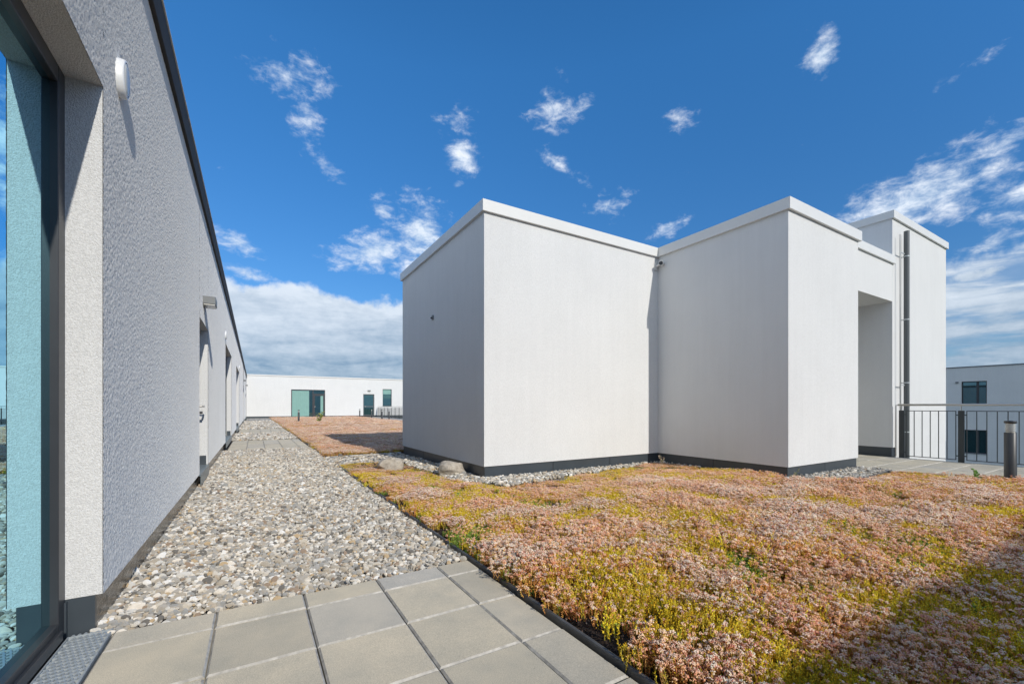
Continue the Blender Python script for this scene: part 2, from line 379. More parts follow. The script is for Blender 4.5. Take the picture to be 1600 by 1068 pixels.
# ------------------------------------------------------------------ paving slabs
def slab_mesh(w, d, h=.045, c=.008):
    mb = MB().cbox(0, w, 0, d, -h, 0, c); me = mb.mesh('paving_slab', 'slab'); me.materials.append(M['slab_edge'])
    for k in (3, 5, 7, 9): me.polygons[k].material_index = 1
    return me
_sl = {}
def put_slab(parent, x0, x1, y0, y1, gap=.007):
    gx = gap - .0025
    w, d = round(x1 - x0 - gx, 3), round(y1 - y0 - gap, 3)
    if (w, d) not in _sl: _sl[(w, d)] = slab_mesh(w, d)
    o = bpy.data.objects.new('paving_slab', _sl[(w, d)]); C.objects.link(o); o.parent = parent
    o.location = (x0 + gx / 2, y0 + gap / 2, random.uniform(-.0045, .0015)); o.rotation_euler = (random.uniform(-.0035, .0035), random.uniform(-.003, .003), random.uniform(-.002, .002))
    return o
COLS = [-.560, -.163, .235, .633, 1.022, 1.252]
def pad(rows):
    base = tag(MB().box(COLS[0], COLS[-1], min(rows), max(rows), -.0495, -.0465).build('pavement', 'bedding'), kind='structure')
    for a, b in zip(rows[:-1], rows[1:]):
        for x0, x1 in zip(COLS[:-1], COLS[1:]): put_slab(base, x0, x1, min(a, b), max(a, b))
    return base
pad([2.654, 2.455, 2.030, 1.607, 1.187, .767, .347, -.073, -.493, -.913])
pad([12.33 + .42 * k for k in range(9)])
pad([20.3 + .42 * k for k in range(9)])
tag(MB().box(-.56, 1.25, 38.3, 46.66, -.0495, 0).build('pavement', 'far_slab'), kind='structure')
# terrace on the right
terr = tag(MB().box(8.72, 11.45, -3.0, 5.6, -.0495, -.0465).build('terrace', 'bedding'), kind='structure')
xs = [8.72 + .39 * k for k in range(8)]
for i in range(21):
    y0 = -3 + .4095 * i
    for x0, x1 in zip(xs[:-1], xs[1:]):
        if y0 > 3.0 and x0 < 8.7: continue
        put_slab(terr, x0, x1, y0, y0 + .4095)
tag(MB().box(9.0, 11.45, 9.4, 46.66, -.0495, .004).build('terrace', 'far_slab'), kind='structure')
tag(MB().box(1.3, 8.98, 45.6, 46.66, -.0495, .006).build('terrace', 'far_slab'), kind='structure')

# ------------------------------------------------------------------ the long wing on the left
wing = thing('building_wing', 'long white rendered building wing with dark coping running along the gravel path', 'building')
OPEN = [(-1.2, 2.715, -.05, 2.545), (6.85, 8.05, .16, 2.215), (12.7, 15.95, .16, 2.62), (20.1, 23.9, .16, 2.68), (32.2, 34.2, .16, 2.45), (40.4, 43.2, .16, 2.6)]
ZR = .165                              # underside of the render
f = facade('x', XW, -.40, -8.0, 46.72, ZR, 3.76, [(a, b, max(c, ZR - .02) if c > 0 else ZR - .02, d) for a, b, c, d in OPEN])
# openings reach the lower edge of the render, so drop the lower limit
f = facade('x', XW, -.40, -8.0, 46.72, ZR, 3.76, [(a, b, ZR, d) for a, b, c, d in OPEN])
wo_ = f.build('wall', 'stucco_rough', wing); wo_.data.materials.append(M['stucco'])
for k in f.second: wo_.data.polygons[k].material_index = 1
def relief_patch(y0, y1, z0, z1, dy, dz):
    ys, zs_ = np.arange(y0, y1 + dy * .5, dy), np.arange(z0, z1 + dz * .5, dz); Y, Z = np.meshgrid(ys, zs_)
    n = rng.random(Y.shape); n2 = rng.random(Y.shape)
    sm = (n + np.roll(n, 1, 0) + np.roll(n, 1, 1) + np.roll(np.roll(n, 1, 0), 1, 1)) / 4
    amp = .0034 * (dy + dz) / .0163 * .95
    if y0 > 10: amp *= .8
    X = XW + .0015 + amp * (sm * .45 + n2 * .75); Y = Y + (rng.random(Y.shape) - .5) * dy * .55; Z = Z + (rng.random(Y.shape) - .5) * dz * .55
    Y[:, 0] = y0; Y[:, -1] = y1; Z[0, :] = z0; Z[-1, :] = z1
    ny = len(ys); i = (np.arange(len(zs_) - 1)[:, None] * ny + np.arange(ny - 1)).ravel()
    fc = np.stack([i, i + 1, i + ny + 1, i + ny], 1).astype(np.int32)
    me = bpy.data.meshes.new('coarse_render'); v = np.stack([X, Y, Z], -1).reshape(-1, 3).astype(np.float32)
    me.vertices.add(len(v)); me.vertices.foreach_set('co', v.ravel()); me.loops.add(fc.size); me.loops.foreach_set('vertex_index', fc.ravel())
    me.polygons.add(len(fc)); me.polygons.foreach_set('loop_start', np.arange(len(fc), dtype=np.int32) * 4)
    me.update(calc_edges=True); me.materials.append(M['grit'])
    o = bpy.data.objects.new('coarse_render', me); C.objects.link(o); o.parent = wing; return o
relief_patch(.30, 2.7155, 2.546, 3.761, .0064, .0068)
relief_patch(2.7155, 6.849, ZR, 3.761, .0064, .0068)
relief_patch(6.8495, 8.0505, 2.216, 3.761, .0105, .0115)
relief_patch(8.051, 12.699, ZR, 3.761, .0125, .0125)
relief_patch(12.6995, 15.9505, 2.621, 3.761, .017, .016)
relief_patch(15.951, 20.099, ZR, 3.761, .020, .018)
relief_patch(20.0995, 23.9005, 2.681, 3.761, .026, .024)
relief_patch(23.901, 32.199, ZR, 3.761, .032, .028)
relief_patch(34.201, 40.399, ZR, 3.761, .040, .034)
MB().box(XW - .42, XW + .032, -8.05, 46.74, 3.762, 4.012).build('coping', 'coping_dark', wing, .006)
MB().box(XW - .43, XW + .040, -8.05, 46.74, 4.014, 4.030).build('coping_cap', 'coping', wing)
MB().box(-8, XW - .41, -8.0, 46.7, -11, 3.9).build('core', 'stucco', wing)
# plinth panels under the render
def plinth_run(parent, ya, yb, mat='plinth_wavy', xf=XW - .030):
    y = ya
    while y < yb - .01:
        e = min(y + 2.02, yb)
        if yb - e < .3: e = yb
        MB().box(xf - .02, xf, y + .003, e - .003, -.07, ZR - .002).build('plinth_panel', mat, parent); y = e
edges = [-8.0] + [v for o in OPEN for v in o[:2]] + [46.7]
for k in range(0, len(edges), 2): plinth_run(wing, edges[k] + (.030 if k == 2 else 0), edges[k + 1])

def window_unit(parent, a, b, z0, z1, mull=(), glass='glass', depth=.125, name='window', fw=.06, face=XW):
    """window in the long wall: frame members and panes"""
    xf = face - depth
    fr = MB()
    fr.box(xf - .07, xf, a, a + fw, z0, z1).box(xf - .07, xf, b - fw, b, z0, z1)
    fr.box(xf - .07, xf, a + fw, b - fw, z1 - fw, z1).box(xf - .07, xf, a + fw, b - fw, z0, z0 + fw)
    for mm in mull: fr.box(xf - .07, xf, mm - fw / 2, mm + fw / 2, z0 + fw, z1 - fw)
    w = fr.build(name, 'frame', parent, .004)
    cuts = [a + fw] + [q for mm in mull for q in (mm - fw / 2, mm + fw / 2)] + [b - fw]
    for k in range(0, len(cuts), 2):
        MB().box(xf - .045, xf - .028, cuts[k], cuts[k + 1], z0 + fw, z1 - fw).build('pane', glass, w)
    return w
# glazed sliding door next to the viewer
w = window_unit(wing, -1.198, 2.713, .012, 2.543, (-.1,), fw=.075)
MB().box(XW - .125 - .02, XW - .125 + .014, -1.19, 2.64, .012, .055).build('sill_rail', 'frame', w, .003)
MB().box(XW - .395, XW - .026, 2.7185, 2.7425, -.07, ZR - .002).build('jamb_plinth', 'plinth', wing)
MB().box(XW - .155, XW - .118, 2.700, 2.7165, -.05, ZR - .01).build('jamb_plinth', 'plinth', wing)
def lever(parent, y, z, x):
    h = MB(); h.tube((x, y, z), (x + .012, y, z), .027, n=16).tube((x + .012, y, z), (x + .105, y, z), .012, n=10)
    h.tube((x + .100, y + .01, z), (x + .100, y - .12, z), .014, n=10); h.build('handle', 'steel', parent)
    k = MB(); k.tube((x, y, z - .09), (x + .014, y, z - .09), .024, n=16).tube((x + .014, y, z - .09), (x + .085, y, z - .09), .020, n=12)
    k.build('lock', 'frame', parent)
def door_unit(parent, a, b, z0, z1, hy):
    d = MB(); xf = XW - .125; fw = .055
    d.box(xf - .06, xf, a, a + fw, z0, z1).box(xf - .06, xf, b - fw, b, z0, z1).box(xf - .06, xf, a + fw, b - fw, z1 - fw, z1)
    dd = d.build('door', 'frame', parent, .003)
    MB().box(xf - .05, xf - .006, a + fw + .004, b - fw - .004, z0 + .012, z1 - fw - .004).build('leaf', 'frame_grey', dd, .003)
    lever(dd, hy, 1.05, xf - .006)
door_unit(wing, 6.852, 8.048, .165, 2.213, 7.82)
window_unit(wing, 12.702, 15.948, .165, 2.618, (14.3,))
window_unit(wing, 20.102, 23.898, .165, 2.678, (22.0,))
door_unit(wing, 32.202, 34.198, .165, 2.448, 33.9)
window_unit(wing, 40.402, 43.198, .165, 2.598, (41.8,))
for a, b in ((6.85, 8.05), (12.7, 15.95), (20.1, 23.9), (32.2, 34.2), (40.4, 43.2)):
    s = MB(); s.box(XW - .13, XW + .016, a + .004, b - .004, .140, .162).box(XW + .013, XW + .0165, a + .004, b - .004, .015, .139)
    s.build('sill', 'sill', wing)
    MB().box(XW - .115, XW - .020, b + .002 - .014, b + .0, .162, .30).build('jamb_plinth', 'plinth', wing)
    MB().box(XW - .06, XW - .04, a, b, -.07, .123).build('plinth_panel', 'plinth', wing)

# grating in front of the sliding door
g = thing('door_grating', 'galvanised grating in the gutter at the foot of the big glass door', 'grating')
gx0, gx1, gy0, gy1 = -.722, -.566, -1.0, 2.690
MB().box(gx1 - .006, gx1, gy0, gy1, -.045, .002).build('frame', 'zinc', g)
MB().box(gx0, gx0 + .006, gy0, gy1, -.045, .002).build('frame', 'zinc', g)
MB().box(gx0 + .006, gx1 - .006, gy1 - .005, gy1, -.045, .001).build('frame', 'zinc', g)
MB().box(gx0 + .006, gx1 - .006, gy0, gy1 - .006, -.052, -.046).build('tray', 'dark', g)
gm = MB(); pitch = .0300; nx = 7
px = (gx1 - gx0 - .012) / nx
yy = 1.3
while yy < gy1 - .008:
    row = int(round((yy - 1.3) / pitch))
    for k in range(nx):
        xa = gx0 + .006 + (k + (.5 if row % 2 else 0)) * px; xb = xa + px
        if xb > gx1 - .004: continue
        xm = (xa + xb) / 2; r = .0034
        for (p, q) in (((xa, yy), (xm, yy + pitch)), ((xm, yy + pitch), (xb, yy))):
            d = Vector((q[0] - p[0], q[1] - p[1], 0)); nrm = Vector((-d.y, d.x, 0)).normalized() * r
            v = [Vector((p[0], p[1], 0)) + nrm, Vector((p[0], p[1], 0)) - nrm, Vector((q[0], q[1], 0)) - nrm, Vector((q[0], q[1], 0)) + nrm]
            vv = [(w_.x, w_.y, -.020) for w_ in v] + [(v[0].x, v[0].y, -.003), (v[1].x, v[1].y, -.003), (v[2].x, v[2].y, -.0005), (v[3].x, v[3].y, -.0005)]
            gm.add(vv, [(0, 3, 2, 1), (4, 5, 6, 7), (0, 1, 5, 4), (1, 2, 6, 5), (2, 3, 7, 6), (3, 0, 4, 7)])
    gm.box(gx0 + .006, gx1 - .006, yy - .0016, yy + .0016, -.020, -.0018)
    yy += pitch
gm.build('mesh', 'zinc', g)

# lamps on the long wall
def oval_lamp(y, z, label):
    L = tag(empty('wall_lamp', (XW, y, z)), label, 'lamp', 'oval lamps along the long wall')
    def ring(x, a, b, n=28): return [(x, a * math.cos(2 * math.pi * k / n), b * math.sin(2 * math.pi * k / n)) for k in range(n)]
    def loft(rs, name, mat, cap=True):
        mb = MB(); n = len(rs[0]); v = [p for r in rs for p in r]
        mb.add(v, [(i * n + k, i * n + (k + 1) % n, (i + 1) * n + (k + 1) % n, (i + 1) * n + k) for i in range(len(rs) - 1) for k in range(n)], True)
        if cap: mb.add(rs[-1], [tuple(range(n))])
        return mb.build(name, mat, L)
    loft([ring(.0, .068, .098), ring(.030, .068, .098), ring(.036, .064, .094), ring(.036, .056, .086)], 'housing', 'white_plastic', False)
    loft([ring(.030, .056, .086), ring(.036, .052, .080), ring(.040, .036, .060), ring(.041, .015, .028)], 'cover', 'lens')
    return L
oval_lamp(2.985, 2.765, 'white oval wall lamp beside the big glass door, nearest to the viewer')
oval_lamp(12.55, 2.80, 'white oval wall lamp above the second opening of the long wall')
oval_lamp(23.9, 2.90, 'white oval wall lamp above the third opening of the long wall')
def box_lamp(y, z, label, face='x', x=0., yf=0.):
    L = tag(empty('box_lamp'), label, 'lamp', 'grey box lamps above doors')
    if face == 'x':
        MB().box(XW + .001, XW + .150, y - .15, y + .15, z, z + .105).build('housing', 'grey_plastic', L, .006)
        MB().box(XW + .012, XW + .140, y - .14, y + .14, z - .014, z - .001).build('diffuser', 'lens', L)
    else:
        MB().box(x - .15, x + .15, yf - .13, yf - .001, z, z + .10).build('housing', 'grey_plastic', L, .006)
        MB().box(x - .14, x + .14, yf - .12, yf - .012, z - .014, z - .001).build('diffuser', 'lens', L)
box_lamp(7.40, 2.475, 'grey box lamp above the nearest door of the long wall')
box_lamp(33.2, 2.74, 'small grey box lamp far along the long wall, above its fourth opening')
box_lamp(41.8, 2.80, 'smallest grey box lamp at the far end of the long wall')

# ------------------------------------------------------------------ the far wing across the roof
YF = 46.695
farw = thing('building_wing', 'bright white low building wing closing the far end of the roof garden', 'building')
FO = [(3.08, 6.14, .10, 2.77), (9.85, 11.0, .14, 2.42), (11.88, 12.85, 1.16, 2.99)]
facade('y', YF, .4, XW + .003, 34, .17, 4.0, [(a, b, max(c, .17), d) for a, b, c, d in FO]).build('wall', 'stucco', farw)
MB().box(XW + .045, 34.1, YF - .05, YF + .45, 4.002, 4.115).build('coping', 'coping', farw, .004)
for a, b in ((XW + .003, 3.08), (6.14, 9.85), (11.0, 34)): MB().box(a, b, YF + .02, YF + .05, -.07, .168).build('plinth_panel', 'plinth', farw)
MB().box(-.5, 34, YF + .41, YF + 8, -11, 3.95).build('core', 'stucco', farw)
def far_frame(name, x0, x1, z0, z1, fw=.07, mat='frame'):
    yf = YF + .10; m = MB()
    m.box(x0 + .002, x0 + fw, yf, yf + .06, z0, z1 - .002).box(x1 - fw, x1 - .002, yf, yf + .06, z0, z1 - .002).box(x0 + fw, x1 - fw, yf, yf + .06, z1 - fw, z1 - .002).box(x0 + fw, x1 - fw, yf, yf + .06, z0, z0 + fw)
    return m, yf
m, yf = far_frame('window', 3.08, 6.14, .06, 2.77)
m.box(4.98, 5.08, yf, yf + .06, .13, 2.70).box(5.08, 6.07, yf, yf + .06, 2.28, 2.38)
wf = m.build('window', 'frame', farw)
MB().box(3.15, 4.98, yf + .025, yf + .04, .13, 2.70).build('pane', 'glass_dark', wf)
MB().box(5.08, 6.07, yf + .025, yf + .04, 2.38, 2.70).build('pane', 'glass_dark', wf)
dl = MB(); dl.box(5.082, 5.20, yf - .01, yf + .05, .13, 2.278).box(5.97, 6.068, yf - .01, yf + .05, .13, 2.278).box(5.2, 5.97, yf - .01, yf + .05, 2.17, 2.278).box(5.2, 5.97, yf - .01, yf + .05, .13, .26)
dd = dl.build('door', 'frame', farw); MB().box(5.2, 5.97, yf + .01, yf + .025, .26, 2.17).build('pane', 'glass_dark', dd)
MB().tube((5.15, yf - .06, 1.1), (5.27, yf - .06, 1.1), .012).build('handle', 'steel', dd)
def curtain(x0, x1, n):
    mb = MB(); N = n * 8
    pts = [(x0 + (x1 - x0) * k / N, yf + .012 + .007 * math.sin(2 * math.pi * k / 8)) for k in range(N + 1)]
    v = [(x, y, .15) for x, y in pts] + [(x, y, 2.66) for x, y in pts]
    mb.add(v, [(k, k + 1, k + N + 2, k + N + 1) for k in range(N)], True); return mb.build('curtain', 'curtain', wf)
curtain(3.17, 4.68, 9)
c2 = curtain(5.72, 5.96, 2); c2.location.y = -.014; c2.scale.z = .82
m, yf = far_frame('door', 9.85, 11.0, .14, 2.42, .09)
m.box(9.94, 10.91, yf, yf + .06, 1.06, 1.16)
dr = m.build('door', 'frame_grey', farw)
MB().box(9.94, 10.91, yf + .025, yf + .04, 1.16, 2.35).build('pane', 'glass_dark', dr); MB().box(9.94, 10.91, yf + .025, yf + .04, .21, 1.06).build('pane', 'glass_dark', dr)
MB().tube((10.0, yf - .05, 1.1), (10.12, yf - .05, 1.1), .014).build('handle', 'steel', dr)
m, yf = far_frame('window', 11.88, 12.85, 1.16, 2.99, .06)
wf2 = m.build('window', 'frame', farw); MB().box(11.94, 12.79, yf + .025, yf + .04, 1.22, 2.93).build('pane', 'glass_dark', wf2)
MB().box(11.95, 12.78, yf + .005, yf + .02, 2.45, 2.92).build('blind', 'curtain', wf2)
MB().box(11.84, 12.89, YF - .04, YF + .1, 1.12, 1.158).build('sill', 'sill', wf2)
box_lamp(0, 2.74, 'grey box lamp over the glazed door of the far white wing', 'y', 10.45, YF)

# ------------------------------------------------------------------ rooftop block in the middle
XA, YA, YB, XC, YD, XD, ZB = 2.793, 9.275, 5.392, 6.418, 3.127, 8.658, 3.974
blk = thing('rooftop_block', 'white rendered angular rooftop block with pale coping in the middle of the sedum', 'building')
FP = [(XA, YB), (XC, YB), (XC, YD), (XD, YD), (XD, YA), (XA, YA)]
MB().prism(FP, .195, 3.835).build('wall', 'stucco', blk)
def offset_poly(poly, d):
    n = len(poly); outp = []
    for i in range(n):
        p0, p1, p2 = Vector(poly[i - 1]), Vector(poly[i]), Vector(poly[(i + 1) % n])
        e1 = (p1 - p0).normalized(); e2 = (p2 - p1).normalized()
        n1 = Vector((e1.y, -e1.x)); n2 = Vector((e2.y, -e2.x))
        b = (n1 + n2); outp.append(tuple(p1 + b * (d / (1 + n1.dot(n2)))))
    return outp
def coping_ring(parent, poly, z0, z1, oh=.042, width=.34, mat='coping', gap=.002):
    o, i = offset_poly(poly, oh), offset_poly(poly, oh - width); n = len(poly)
    for k in range(n):
        j = (k + 1) % n
        a, b, c, d = Vector(o[k]), Vector(o[j]), Vector(i[j]), Vector(i[k])
        e = (b - a).normalized() * gap
        a, b, c, d = a + e, b - e, c - e, d + e
        mb = MB(); v = [(*a, z0), (*b, z0), (*c, z0), (*d, z0), (*a, z1), (*b, z1), (*c, z1 - .012), (*d, z1 - .012)]
        mb.add(v, [(0, 3, 2, 1), (4, 5, 6, 7), (0, 1, 5, 4), (1, 2, 6, 5), (2, 3, 7, 6), (3, 0, 4, 7)])
        mb.build('coping_strip', mat, parent)
coping_ring(blk, FP, 3.812, ZB)
MB().prism(offset_poly(FP, -.31), 3.836, 3.86).build('roof', 'deck', blk)
def plinth_panels(parent, poly, sides, z0, z1, inset=.018, step=1.25):
    q = offset_poly(poly, -inset); q2 = offset_poly(poly, -inset - .02); n = len(poly)
    for k in sides:
        j = (k + 1) % n; a, b = Vector(q[k]), Vector(q[j]); c, d = Vector(q2[k]), Vector(q2[j]); L = (b - a).length
        m_ = max(1, round(L / step))
        for s in range(m_):
            f0, f1 = s / m_ + (.0012 if s else 0), (s + 1) / m_ - (.0012 if s < m_ - 1 else 0)
            p = [a.lerp(b, f0), a.lerp(b, f1), c.lerp(d, f1), c.lerp(d, f0)]
            MB().prism([tuple(x) for x in p], z0, z1).build('plinth_panel', 'plinth', parent)
plinth_panels(blk, FP, range(6), -.07, .1935)
# small eyelet on the shaded side
hk = thing('wall_sensor', 'tiny grey sensor on the shaded side of the rooftop block', 'sensor')
MB().box(XA - .025, XA - .001, 7.37, 7.43, 2.63, 2.71).build('housing', 'grey_plastic', hk, .004)
MB().tube((XA - .025, 7.40, 2.665), (XA - .05, 7.40, 2.655), .014, n=10).build('eye', 'frame', hk)
# short tube camera in the inner corner
sc_ = thing('corner_camera', 'short pale tube camera on a plate in the inner corner of the rooftop block', 'camera')
MB().box(6.315, 6.395, YB - .016, YB - .001, 3.56, 3.70).build('plate', 'coping', sc_, .003)
MB().tube((6.41, YB - .10, 3.665), (6.30, YB - .17, 3.645), .042, n=18).tube((6.37, YB - .126, 3.66), (6.37, YB - .01, 3.64), .016, n=10).build('body', 'white_plastic', sc_)
MB().tube((6.299, YB - .1705, 3.6449), (6.292, YB - .175, 3.6435), .034, n=18).build('lens', 'frame', sc_)

# ------------------------------------------------------------------ stair tower and its link
YT, XT, XTR, ZT = 3.559, 11.501, 14.911, 5.168
tow = thing('stair_tower', 'tall white stair tower with passage and dark pipe, right of the rooftop block', 'tower')
TP = [(XT, YT), (XTR, YT), (XTR, 8.2), (XT, 8.2)]
MB().prism(TP, .19, 5.03).build('wall', 'stucco', tow)
MB().prism(offset_poly(TP[0:1] + TP[1:], -.02) and [(11.70, YT + .004), (XTR - .004, YT + .004), (XTR - .004, 8.19), (11.70, 8.19)], -11, .189).build('lower_wall', 'stucco', tow)
coping_ring(tow, TP, 5.012, ZT)
lk = MB(); lk.box(XD + .003, XT - .003, YT, 8.0, 3.262, 4.07); lk.box(XD + .003, XT - .003, 5.6, 8.0, .0, 3.261)
lk.build('link_wall', 'stucco', tow)
MB().box(XD + .005, XT + .06, YT - .042, YT + .3, 4.052, 4.212).build('link_coping', 'coping', tow)
MB().box(XT + .018, XT + .16, YT + .018, YT + .04, .0, .189).build('plinth_panel', 'plinth', tow)
MB().box(XT + .012, XT + .0175, YT + .0175, 5.59, .0, .189).build('plinth_panel', 'plinth', tow)
MB().prism([(XT + .16, YT + .03), (11.70, YT + .03), (11.70, 8.1), (XT + .02, 8.1), (XT + .02, YT + .045), (XT + .16, YT + .045)], -.07, .1885).build('base', 'plinth', tow)
pp = MB().tube((11.95, YT - .10, -3), (11.95, YT - .10, 4.80), .048, n=24).build('pipe', 'pipe', tow)
for z in (.5, 1.55, 2.9, 4.25):
    MB().tube((11.95, YT - .10, z), (11.95, YT - .10, z + .022), .052, n=24).tube((11.95, YT - .05, z + .011), (11.95, YT - .001, z + .011), .009, n=8).build('clamp', 'zinc', pp)
rod = MB().tube((11.67, YT - .08, .0), (11.67, YT - .08, 4.68), .011, n=8).build('conductor_rod', 'steel', tow)
for z in (1.5, 4.3):
    MB().box(11.665, 11.90, YT - .088, YT - .074, z, z + .018).build('clip', 'zinc', rod)

# ------------------------------------------------------------------ wing beyond the courtyard on the right, in shade
XR = 41.85
rw = thing('building_wing', 'shaded bluish building wing beyond the railing, with two storeys of dark windows', 'building')
ro = [(y, y + 1.2, z, z + 1.6) for y in (-8.0, -4.0, 0.0, 8.02, 13, 18) for z in (1.2, -2.1, -5.4)]
facade('x', XR, .4, -14, 30, -11, 3.76, ro).build('wall', 'stucco', rw)
MB().box(XR - .04, XR + .5, -14.1, 30.1, 3.762, 3.83).build('coping', 'coping_grey', rw)
MB().box(XR + .41, XR + 8, -14, 30, -11, 3.7).build('core', 'stucco', rw)
for a, b, c, d in ro:
    m = MB(); xf = XR + .10; w_ = .06
    m.box(xf, xf + .06, a, a + w_, c, d).box(xf, xf + .06, b - w_, b, c, d).box(xf, xf + .06, a + w_, b - w_, d - w_, d).box(xf, xf + .06, a + w_, b - w_, c, c + w_).box(xf, xf + .06, a + .38, a + .50, c + w_, d - w_)
    wo = m.build('window', 'frame', rw)
    MB().box(xf + .025, xf + .04, a + w_, a + .38, c + w_, d - w_).build('pane', 'glass_dark', wo); MB().box(xf + .025, xf + .04, a + .5, b - w_, c + w_, d - w_).build('pane', 'glass_dark', wo)
    MB().box(XR - .04, XR + .1, a - .02, b + .02, c - .035, c - .001).build('sill', 'coping_grey', wo)
MB().box(XR - .06, XR - .001, 9.36, 9.50, 2.68, 2.80).build('vent', 'grey_plastic', rw)

# a second rooftop block stands behind the viewer and throws its shade over the near corner of the bed
bb = thing('rooftop_block', 'white rooftop block behind the viewer that shades the near corner of the sedum', 'building')
BP = [(1.95, -12), (10.2, -12), (10.2, -5.90), (1.95, -5.90)]
MB().prism(BP, .19, 3.835).build('wall', 'stucco', bb); coping_ring(bb, BP, 3.812, ZB); plinth_panels(bb, BP, range(4), -.07, .1885)

# ------------------------------------------------------------------ railing
def railing(label, x, posts, y_end=None, spacing=.131):
    r = thing('railing', label, 'railing', 'railings on the roof edge')
    hi, lo = max(posts), min(posts)
    MB().tube((x, hi + .06, 1.086), (x, lo - .06, 1.086), .0215, n=14).build('handrail', 'steel', r)
    for y in posts:
        p = MB().box(x - .02, x + .02, y - .042, y + .042, -.05, .975).build('post', 'rail', r, .003)
        MB().tube((x, y, .976), (x, y, 1.068), .009, n=8).build('pin', 'steel', p)
    ps = sorted(posts, reverse=True)
    for a, b in zip(ps[:-1], ps[1:]):
        y0, y1 = a - .068, b + .068
        MB().box(x - .006, x + .006, y1, y0, .958, .972).build('rail', 'rail', r)
        MB().box(x - .006, x + .006, y1, y0, .030, .044).build('rail', 'rail', r)
        n = max(2, round((y0 - y1) / spacing)); me = MB().box(-.006, .006, -.006, .006, .0445, .9575).mesh('baluster', 'rail')
        for k in range(n + 1):
            o = bpy.data.objects.new('baluster', me); C.objects.link(o); o.parent = r; o.location = (x, y0 - .006 - (y0 - y1 - .012) * k / n, 0)
        for y in (y0, y1):
            for z in (.88, .10):
                s = 1 if y == y0 else -1
                MB().box(x - .005, x + .005, min(y, y + s * .028), max(y, y + s * .028), z, z + .02).build('bracket', 'rail', r)
    return r
rl = railing('dark bar railing with steel handrail beside the stair tower', 11.523, [3.412, 2.539, 1.232, -.075, -1.382])
MB().tube((11.50, 3.50, .02), (11.50, 3.50, 1.08), .009, n=8).build('end_rod', 'steel', rl)
MB().tube((11.50, 3.50, 1.08), (11.523, 3.45, 1.083), .009, n=8).build('end_rod', 'steel', rl)
railing('distant dark bar railing at the far end of the roof, left of the rooftop block', 11.30, [46.4, 45.1, 43.8, 42.5, 41.2, 39.9, 38.6, 37.3, 36.0], spacing=.135)

# ------------------------------------------------------------------ bollard lights
def bollard(x, y, label, h=.86, d=.118, first=[None]):
    names = []
    r = d / 2
    L = tag(empty('bollard_light', (x, y, 0)), label, 'bollard light', 'bollard lights between the beds')
    if first[0] is None:
        post = MB().lathe([(r, -.05), (r, .70), (r - .003, .703)], 0, 0).add([(r * math.cos(a * math.pi / 12), r * math.sin(a * math.pi / 12), .703) for a in range(24)], [tuple(range(24))]).mesh('post', 'bollard')
        lens = MB().lathe([(r - .016, .703), (r - .016, .832)], 0, 0).mesh('lens', 'lens')
        fin = MB().lathe([(r - .012, 0), (r - .001, -.004), (r - .001, .0005), (r - .012, .006)], 0, 0).mesh('louvre', 'zinc')
        cap = MB().lathe([(r - .014, .826), (r, .826), (r, .852), (r - .004, .858), (0, .862)], 0, 0).mesh('cap', 'bollard')
        first[0] = (post, lens, fin, cap)
    post, lens, fin, cap = first[0]
    for me, nm, zs in ((post, 'post', (0,)), (lens, 'lens', (0,)), (fin, 'louvre', (.728, .754, .780, .806)), (cap, 'cap', (0,))):
        for z in zs:
            o = bpy.data.objects.new(nm, me); C.objects.link(o); o.parent = L; o.location = (0, 0, z)
            for p in me.polygons: pass
    return L
bollard(8.63, 1.44, 'dark bollard light with ringed head on the terrace edge, the large near one')
bollard(2.50, 31.2, 'dark bollard light standing alone in the far sedum before the curtained window')
bollard(8.85, 43.5, 'far dark bollard light just left of the glazed door')
bollard(9.25, 40.3, 'far dark bollard light in front of the glazed door')
bollard(8.37, 33.1, 'far dark bollard light at the left end of the distant railing')
bollard(9.50, 35.3, 'far dark bollard light right of the distant railing end, close to the rooftop block')

# ------------------------------------------------------------------ edging profiles
def edging(name, label, p0, p1, mat, w=.022, z0=-.05, z1=.022):
    p0, p1 = Vector((*p0, 0)), Vector((*p1, 0)); d = (p1 - p0).normalized(); nr = Vector((-d.y, d.x, 0))
    prof = [(-w / 2, z0), (w / 2, z0), (w / 2, z1 - .010), (w / 2 * .72, z1 - .003), (0, z1), (-w / 2 * .72, z1 - .003), (-w / 2, z1 - .010)]
    L = (p1 - p0).length; n = max(1, int(L / 1.2)); mb = MB(); k = len(prof)
    v = []
    for s in range(n + 1):
        c = p0.lerp(p1, s / n) + nr * (0 if s in (0, n) else random.uniform(-.004, .004)); dz = random.uniform(-.003, .003)
        v += [(c.x + nr.x * a, c.y + nr.y * a, z + dz) for a, z in prof]
    fs = [(s * k + i, s * k + (i + 1) % k, (s + 1) * k + (i + 1) % k, (s + 1) * k + i) for s in range(n) for i in range(k)]
    fs += [tuple(reversed(range(k))), tuple(range(n * k, n * k + k))]
    mb.add(v, fs); return tag(mb.build(name, mat), label, 'edging')
edging('edging_strip', 'grey edging strip between the concrete slabs and the near sedum bed', (XE, -1.2), (XE, 8.25), 'edging')
edging('edging_strip', 'grey edging strip along the far sedum bed beside the gravel path', (XE + .01, 9.50), (XE + .01, 46.0), 'edging')
edging('edging_strip', 'pale edging strip across the end of the far sedum bed, left of the block', (XE + .03, 9.52), (2.85, 9.60), 'edging_light')
edging('edging_strip', 'dark edging strip holding the gravel in front of the right part of the block', (6.30, 2.53), (8.66, 2.69), 'edging', .014, -.05, .050)
edging('edging_strip', 'grey edging strip between the sedum and the terrace slabs', (8.695, 2.745), (8.70, -3.0), 'edging', .016)

